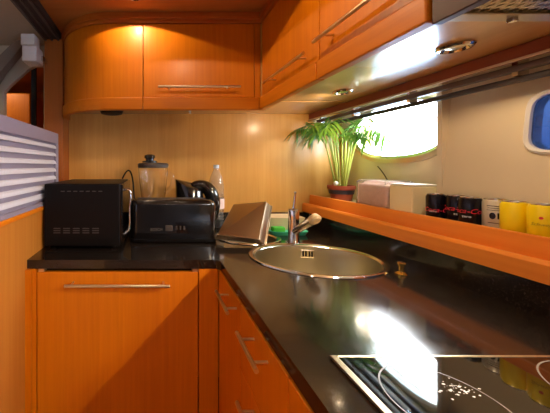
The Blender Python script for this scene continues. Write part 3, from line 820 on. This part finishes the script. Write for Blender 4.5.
# packages
pk = thing('napkin_package', 'pinkish paper package wrapped in clear film on the window shelf', 'package', (1.01, 1.18, ZS))
bm = B(); box(bm, .957, 1.065, 1.108, 1.268, ZS+.003, ZS+.105, .012, 3); obj('contents', bm, M['pkpink'], pk, smooth=True)
bm = B(); box(bm, .952, 1.070, 1.103, 1.273, ZS+.0006, ZS+.118, .012, 3)
bmesh.ops.subdivide_edges(bm, edges=bm.edges[:], cuts=2)
for v in bm.verts:
    if v.co.z > ZS+.01: v.co += Vector((rnd.uniform(-.002, .002), rnd.uniform(-.003, .003), rnd.uniform(-.001, .005)))
obj('film_wrap', bm, M['film'], pk, smooth=True)
bm = B(); box(bm, .955, 1.055, .998, 1.095, ZS+.0005, ZS+.108, .004)
o = obj('carton', bm, M['boxcream']); tag(o, 'cream carton between the film-wrapped package and the cans', 'box')
bm = B(); box(bm, .958, 1.052, 1.0, 1.093, ZS+.1085, ZS+.116, .003, 2)
tag(obj('folded_paper', bm, M['white'], smooth=True), 'folded white paper lying on top of the cream carton', 'paper')
bm = B(); tube(bm, bez((1.112, 1.34, 1.245), (1.10, 1.30, 1.22), (1.10, 1.24, 1.16), (1.10, 1.23, ZS+.004), 12), .0018, 6)
tag(obj('thin_cable', bm, M['blackm'], smooth=True), 'thin black cable hanging from the oval porthole to the shelf', 'cable')

# ------------------------------------------------------------------ potted palm
pp = thing('potted_palm', 'small potted palm in a terracotta pot on the window shelf', 'plant', (1.0, 1.45, ZS))
px_, py_ = 1.012, 1.455
bm = B(); lathe(bm, [(.046, 0), (.056, .062), (.063, .062), (.064, .080), (.058, .080), (.052, .068), (0, .068)], 40, (px_, py_, ZS+.0004)); pot = obj('pot', bm, M['terra'], pp, smooth=True)
bm = B(); lathe(bm, [(.0535, .036), (.0556, .036), (.0582, .057), (.0562, .057)], 40, (px_, py_, ZS+.0004), cap0=False, cap1=False); obj('pot_band', bm, M['band'], pot, smooth=True)
bm = B(); lathe(bm, [(.053, .066), (.03, .073), (0, .075)], 24, (px_, py_, ZS), cap0=True); obj('soil', bm, M['soil'], pp, smooth=True)
XMIN, XMAX = .60, 1.10
def leaflet(bm, p, d, L, w, droop):
    d = d.normalized(); n = 5; prev = None
    side = d.cross(Vector((0, 0, 1)))
    side = side.normalized() if side.length > 1e-3 else Vector((1, 0, 0))
    for i in range(n+1):
        t = i/n; c = p+d*L*t+Vector((0, 0, -droop*L*t*t))
        c.z = min(c.z, 1.545); c.x = min(c.x, 1.105); c.y = min(c.y, 1.598)
        if c.x > .915: c.z = min(c.z, 1.462)
        ww = w*math.sin(PI*(.08+.92*t))**.7*(1 if t < 1 else 0)
        m_ = bm.verts.new(c+Vector((0, 0, -.15*ww))); a = bm.verts.new(c+side*ww); b_ = bm.verts.new(c-side*ww)
        if prev:
            bm.faces.new((prev[1], prev[0], m_, a)); bm.faces.new((prev[0], prev[2], b_, m_))
        prev = (m_, a, b_)
nst = 17
for i in range(nst):
    az = 2*PI*i/nst+rnd.uniform(-.3, .3)
    r0 = rnd.uniform(.008, .03); lean = rnd.uniform(.02, .08)
    hgt = rnd.uniform(.22, .37)
    base = Vector((px_+r0*math.cos(az), py_+r0*math.sin(az), ZS+.070))
    dirv = Vector((math.cos(az)*.8-.42, math.sin(az)-.45, 0))
    top = base+dirv*lean+Vector((0, 0, hgt))
    top.x = min(top.x, 1.08); top.y = min(top.y, 1.57)
    top.z = min(top.z, 1.43 if top.x > .90 else 1.51)
    mid = base.lerp(top, .5)+Vector((rnd.uniform(-.005, .005), rnd.uniform(-.005, .005), .02))
    pts = bez(base, base.lerp(mid, .6), mid.lerp(top, .5), top, 8)
    bm = B(); tube(bm, pts, [.0052-.0028*k/8 for k in range(9)], 8); obj('stem', bm, M['stem'], pp, smooth=True)
    bm = B(); out = Vector((dirv.x+rnd.uniform(-.3, .3), dirv.y+rnd.uniform(-.3, .3), 0)).normalized()
    L = rnd.uniform(.08, .15)
    rp = bez(top, top+Vector((0, 0, L*.35))+out*L*.2, top+Vector((0, 0, L*.5))+out*L*.6, top+Vector((0, 0, L*.25))+out*L*1.0, 8)
    for q in rp:
        q.z = min(q.z, 1.54); q.x = min(q.x, 1.10); q.y = min(q.y, 1.595)
        if q.x > .915: q.z = min(q.z, 1.455)
    tube(bm, rp, [.0022-.0013*k/8 for k in range(9)], 6)
    for k in range(1, 9):
        tv = (rp[min(k+1, 8)]-rp[k-1]).normalized(); sd = tv.cross(Vector((0, 0, 1)))
        sd = sd.normalized() if sd.length > 1e-3 else Vector((1, 0, 0))
        for s in (-1, 1):
            leaflet(bm, rp[k].copy(), tv*.75+sd*s*.75+Vector((0, 0, rnd.uniform(-.1, .25))), rnd.uniform(.07, .12), rnd.uniform(.0045, .0075), rnd.uniform(.25, .8))
    leaflet(bm, rp[8].copy(), (rp[8]-rp[7]), .09, .006, .5)
    obj('frond', bm, M['leaf'], pp, smooth=True)
bm = B(); lathe(bm, [(0, -.012), (.009, -.008), (.012, 0), (.009, .008), (0, .012)], 16, (px_-.048, py_-.03, ZS+.0935))
obj('pebble', bm, M['white'], pp, smooth=True)

# ------------------------------------------------------------------ slatted screen on the partition
sc = thing('slatted_screen', 'lilac grey framed screen with white slats on the low left partition', 'screen', (-.48, .6, 1.079))
bm = B(); Y1 = 1.333; ya = -.5
box(bm, -.478, -.458, ya, Y1, 1.352, 1.404, .003); box(bm, -.478, -.458, ya, Y1, 1.0785, 1.094, .001)
box(bm, -.478, -.458, Y1-.028, Y1, 1.094, 1.352, .001); box(bm, -.478, -.458, ya, ya+.04, 1.094, 1.352)
obj('frame', bm, M['alu'], sc)
bm = B(); box(bm, -.4775, -.4705, ya+.04, Y1-.028, 1.094, 1.352); obj('back_panel', bm, M['alu'], sc)
for k in range(7):
    z = 1.337-k*.0362
    bm = B(); prism(bm, [(-.4695, z-.009), (-.4695, z+.009), (-.462, z+.004), (-.458, z-.009)], ya+.041, Y1-.030, 'Y')
    obj('slat', bm, M['slat'], sc)

# ------------------------------------------------------------------ saloon beyond the partition
def P2(px, py, y): return ((px-152)/272*y, CZ-(py-166)/272*y)
# bulkhead with arched opening
yb = 1.64
outer = [(-2.3, 0), (-.596, 0), (-.596, CEIL), (-2.3, CEIL)]
bm = B(); prism(bm, outer, yb, yb+.03, 'Y'); bh = struct('wall_saloon', bm, M['headliner'])
hole = [P2(4, 150, yb), P2(4, 92, yb), P2(9, 86, yb), P2(28, 69, yb), P2(34, 66, yb), P2(42, 66, yb), P2(43.5, 68, yb), P2(43.5, 150, yb)]
bm = B(); prism(bm, hole, yb-.1, yb+.1, 'Y'); sub(bh, obj('cut', bm, M['dark']))
bm = B(); a = P2(29.5, 70, yb+.01); b_ = P2(34, 68, yb+.01); box(bm, a[0], b_[0], yb+.031, yb+.05, .9, 1.86); struct('trim_13', bm, M['dark'])
bm = B(); a = P2(0, 92, 2.2); b_ = P2(30, 92, 2.2); box(bm, -1.6, b_[0], 2.2, 2.5, .5, P2(0, 93, 2.2)[1], .01)
tag(obj('saloon_cabinet', bm, M['wood']), 'orange wood cabinet seen through the opening beyond the partition', 'cabinet')
bm = B(); prism(bm, [P2(-12, 66, 1.56), P2(21, 34, 1.56), P2(23, 45, 1.56), P2(2, 70, 1.56), P2(-12, 92, 1.56)], 1.56, 1.62, 'Y'); struct('trim_14', bm, M['beam'], bevel=.004)
# sliding track on the ceiling
tk = thing('ceiling_track', 'grey grooved sliding track on the ceiling beside the wood post', 'track', (-.54, 1.0, CEIL))
bm = B(); box(bm, -.60, -.50, -.5, 1.60, 1.945, CEIL-.0005, .002); obj('track_body', bm, M['dgrey'], tk)
bm = B()
for x in (-.585, -.550, -.515): box(bm, x-.004, x+.004, -.5, 1.60, 1.935, 1.9448)
obj('track_lips', bm, M['grey'], tk)
# small sensor box on a bracket
sn = thing('wall_speaker', 'small off-white two-part speaker box bracketed to the wood post', 'speaker', (-.62, 1.45, 1.8))
a = P2(22, 32, 1.42); b_ = P2(36, 46.5, 1.42)
bm = B(); box(bm, a[0], b_[0], 1.40, 1.47, b_[1]+.001, min(a[1], 1.93), .006); obj('upper_box', bm, M['white'], sn, smooth=True)
a = P2(23, 46.5, 1.40); b_ = P2(38, 62, 1.40)
bm = B(); box(bm, a[0], b_[0], 1.385, 1.47, b_[1], a[1], .006); obj('lower_box', bm, M['white'], sn, smooth=True)
bm = B(); box(bm, -.60, -.575, 1.44, 1.499, 1.805, 1.83, .003); tube(bm, [(-.585, 1.47, 1.817), (-.573, 1.47, 1.817)], .012, 12); obj('bracket', bm, M['chrome'], sn)
